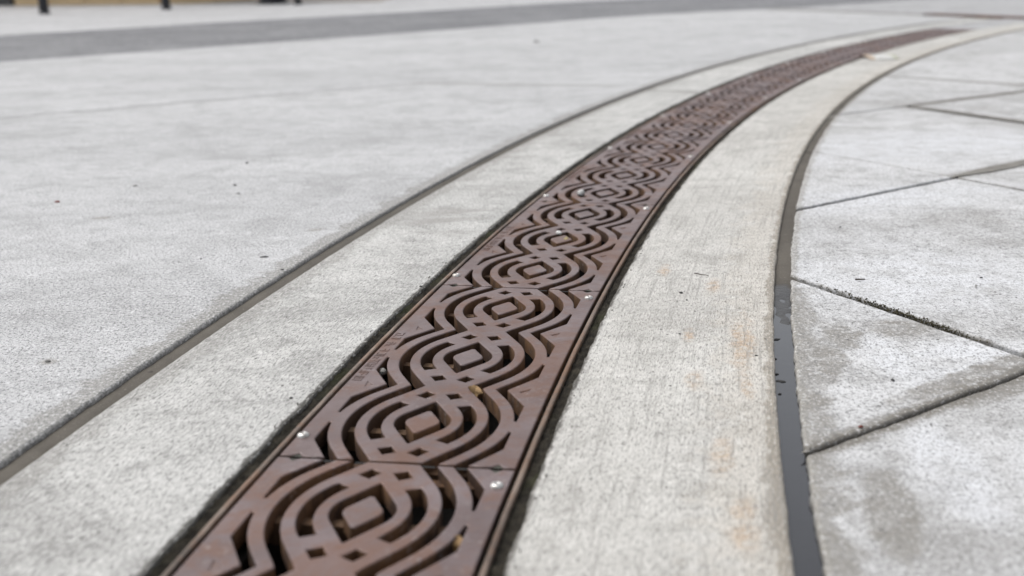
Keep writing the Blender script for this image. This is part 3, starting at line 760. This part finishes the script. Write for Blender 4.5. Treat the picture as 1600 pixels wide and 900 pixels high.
# ------------------------------------------------------------------ small litter
def pebble_mesh(seed, rx, ry, rz_):
    bm = bmesh.new(); bmesh.ops.create_icosphere(bm, subdivisions=2, radius=1)
    for v in bm.verts:
        k = 1 + 0.35 * noise.noise(v.co * 1.6 + Vector((seed * 3.1, 0, 0)))
        v.co = Vector((v.co.x * rx * k, v.co.y * ry * k, max(-0.4, v.co.z) * rz_ * k))
    me = bpy.data.meshes.new('pebble'); bm.to_mesh(me); bm.free(); return me
def pebble(x, y, z, rx, ry, rz_, mat, label, cat='pebble', name='pebble', group='bits of grit on the pavement', rot=None):
    me = pebble_mesh(rng.random() * 50, rx, ry, rz_); me.name = name; me.materials.append(mat)
    o = link(name, me); o.location = (x, y, z + rz_ * 0.35); o.rotation_euler = (0, 0, rng.uniform(0, 3) if rot is None else rot)
    return tag(o, label, cat, group)
def leaf(x, y, z, size, mat, label, rot, tilt=(0.3, 0.2)):
    m = MB(); n = 7; vs = []
    for i in range(n + 1):
        u = i / n; w = size * 0.42 * math.sin(math.pi * min(1, u * 0.92 + 0.06)) * (1 + 0.3 * math.sin(u * 17))
        c_ = size * 0.25 * math.sin(u * 3.0)
        for k, e in enumerate((-1, 0, 1)): vs.append(((u - 0.5) * size, e * w, c_ + (0.28 * w if e else 0) + 0.1 * size * N1(u * 5, e, x * 50)))
    nb = len(vs); vs += [(a, b, c_ + 0.0006) for a, b, c_ in vs]
    q = [(i * 3 + k, i * 3 + k + 1, i * 3 + k + 4, i * 3 + k + 3) for i in range(n) for k in range(2)]
    m.add(vs, [tuple(reversed(f)) for f in q] + [tuple(nb + i for i in f) for f in q])
    o = m.build('dead_leaf', mat); o.location = (x, y, z); o.rotation_euler = (tilt[0], tilt[1], rot)
    return tag(o, label, 'dead leaf')
pebble(-0.3453, 1.6092, 0, 0.0065, 0.0022, 0.0012, M_pebdark, 'dark thin leaf scrap lying on the left pavement near the joint', 'scrap', 'leaf_scrap', rot=0.05)
for x, y, r, mt, lb in (
    (-0.5412, 2.4237, 0.0048, M_pebdark, 'round dark pebble farthest back of the three on the left pavement'),
    (-0.5102, 2.1697, 0.0048, M_pebdark, 'dark pebble in the middle of the left pavement, above a smaller grey one'),
    (-0.4861, 2.0866, 0.0042, M_pebgrey, 'small grey pebble just in front of a dark one on the left pavement'),
    (-0.7907, 2.0379, 0.0060, M_red, 'red brown crumb on the left pavement near the left edge'),
    (-0.6986, 2.1809, 0.0055, M_pebgrey, 'grey crumb on the left pavement right of the red brown one'),
    (-0.4327, 1.6044, 0.0024, M_pebdark, 'tiny dark crumb left of the thin leaf scrap'),
    (-0.3069, 1.5357, 0.0030, M_pebdark, 'tiny black crumb at the edge of the left joint'),
    (0.2058, 1.3895, 0.0034, M_pebdark, 'dark pebble on the right apron, larger one of a pair'),
    (0.2082, 1.3584, 0.0020, M_pebdark, 'tiny dark pebble on the right apron, smaller one of a pair'),
    (0.2491, 1.15, 0.0022, M_pebdark, 'tiny dark crumb on the rust stained part of the right apron'),
    (0.1813, 1.227, 0.0020, M_pebdark, 'tiny dark crumb on the right apron nearer the grate'),
    (0.5898, 1.4363, 0.0026, M_pebdark, 'tiny black crumb on the right slab, farther one of two'),
    (0.5688, 1.3983, 0.0026, M_pebgrey, 'tiny grey crumb on the right slab, nearer one of two'),
    (0.4941, 1.736, 0.0026, M_pebdark, 'tiny dark crumb alone on the right slab'),
    (0.1408, 5.9558, 0.022, M_pebgrey, 'grey bit far back on the left pavement near the road'),
    (0.364, 1.0713, 0.0028, M_pebdark, 'blue black crumb on the damp slab at the right'),
    (0.3001, 0.9562, 0.0030, M_red, 'red brown crumb at the lip of the dark joint at lower right'),
    (-0.4842, 1.1705, 0.0045, M_pebgrey, 'grey crumb near the left edge of the picture'),
    (-0.115, 1.44, 0.0026, M_pebdark, 'tiny dark crumb on the left apron beside the second grate'),
    (-0.21, 1.05, 0.0026, M_pebdark, 'tiny dark crumb on the left apron nearest the camera')):
    r *= 0.62; pebble(x, y, 0, r * 1.3, r, r * 0.6, mt, lb)
GG = 'pale pebbles caught in the grates'
pebble(0.0711, 1.7256, 0, 0.005, 0.004, 0.003, M_pebpale, 'white pebble on the middle boss of the third grate', group=GG)
pebble(0.1238, 2.0433, -0.003, 0.0075, 0.006, 0.006, M_pebpale, 'pale pebble in the left slot of the fourth grate', group=GG)
pebble(-0.1325, 1.1381, -0.008, 0.005, 0.004, 0.004, M_pebgrey, 'grey pebble in the dark left corner slot of the second grate', group=GG)
for th, u, rx, lb in ((0.2128, 0.25, 0.0050, 'flat dark stone at the far end of the wet gutter'), (0.2075, 0.18, 0.0018, 'tiny dark stone in the gutter water against the apron'),
                     (0.2021, 0.42, 0.0052, 'largest dark stone lying in the gutter water'), (0.2037, 0.24, 0.0022, 'small dark stone just behind the largest one in the gutter water'),
                     (0.1992, 0.33, 0.0020, 'nearest small dark stone in the gutter water')):
    p = arc(12.4695 - u * 0.02, th)
    pebble(p.x, p.y, -0.0074, rx, rx * 0.45, 0.0014, M_pebdark, lb, group='dark stones in the wet gutter', rot=rng.uniform(-0.5, 0.5))
leaf(-0.0379, 1.068, -0.004, 0.015, M_leaf, 'tan crumpled dead leaf stuck in a slot of the second grate', 1.2, (0.5, -0.5))
leaf(-0.0432, 0.7666, -0.007, 0.015, M_leaf, 'long brown dead leaf in the right slot of the nearest grate', 1.1, (0.5, -0.9))
leaf(0.0811, 1.690, -0.003, 0.011, M_leafpale, 'straw coloured leaf scrap beside the middle boss of the third grate', 0.4, (0.4, 0.3))
def twig(pts, r, label):
    m = MB(); n = 6; vs = []
    for i, p in enumerate(pts):
        d = (pts[min(i + 1, len(pts) - 1)] - pts[max(i - 1, 0)]).normalized(); a = Vector((0, 0, 1)); b = d.cross(a).normalized()
        rr = r * (1 - 0.5 * i / len(pts))
        for k in range(n): vs.append(p + (a * math.sin(2 * math.pi * k / n) + b * math.cos(2 * math.pi * k / n)) * rr)
    m.add(vs, [(i * n + k, i * n + (k + 1) % n, (i + 1) * n + (k + 1) % n, (i + 1) * n + k) for i in range(len(pts) - 1) for k in range(n)], 0, True)
    return tag(m.build('twig', M_twig), label, 'twig')
twig([Vector((0.4371 - 0.006 + 0.004 * i, 1.4341 + 0.001 * math.sin(i), 0.0012)) for i in range(4)], 0.0012, 'short dark twig on the right slab just behind the mossy joint')
twig([Vector((0.236 + 0.004 * i, 1.480 - 0.0035 * i, 0.0007 + 0.0004 * (i % 2))) for i in range(5)], 0.0006, 'fine hair like twig on the right apron')
# moss and crumbs along the wide joint at the right
ms = MB()
a_, b_ = V2(0.365, 1.450), V2(0.500, 1.183); dd = (b_ - a_); nn = Vector((-dd.y, dd.x)).normalized()
for i in range(1500):
    u = rng.random(); dens = math.exp(-((u - 0.58) / 0.27) ** 2)
    if rng.random() > dens: continue
    p = a_ + dd * u + nn * rng.gauss(0.004, 0.0030); r = rng.uniform(0.0004, 0.0013)
    z = -0.0075 + rng.random() * 0.007
    o6 = [(1, 0, 0), (-1, 0, 0), (0, 1, 0), (0, -1, 0), (0, 0, 1), (0, 0, -1)]
    ms.add([(p.x + x * r * rng.uniform(.6, 1.4), p.y + y * r * rng.uniform(.6, 1.4), z + z_ * r) for x, y, z_ in o6],
           [(0, 2, 4), (2, 1, 4), (1, 3, 4), (3, 0, 4), (2, 0, 5), (1, 2, 5), (3, 1, 5), (0, 3, 5)])
tag(ms.build('moss', M_moss), 'brown moss and crumbs filling the wide joint of the right pavement', 'moss', kind='stuff')
# paper scrap beside the far grates
ps = tag(empty('paper_scrap', (1.449, 4.70, 0)), 'white paper scrap with a tan end lying beside the far grates', 'paper scrap')
def sheet(name, x0, x1, mat):
    m = MB(); n = 6; vs = []
    for i in range(n + 1):
        x = x0 + (x1 - x0) * i / n
        for y, z in ((-0.085, 0.004), (-0.03, 0.012), (0.03, 0.012), (0.085, 0.003)): vs.append((x, y + 0.006 * N1(x * 30, y), z + 0.003 * N1(x * 40, y * 40)))
    nb = len(vs); vs += [(a, b, max(0.0005, c_ - 0.002)) for a, b, c_ in vs]
    q = [(i * 4 + k, (i + 1) * 4 + k, (i + 1) * 4 + k + 1, i * 4 + k + 1) for i in range(n) for k in range(3)]
    m.add(vs, q + [tuple(reversed([nb + i for i in f])) for f in q]); return m.build(name, mat, ps)
sheet('white_sheet', -0.034, 0.040, M_paper); sheet('tan_end', -0.056, -0.0345, M_paperend); sheet('green_end', 0.0405, 0.052, M_paperend2)
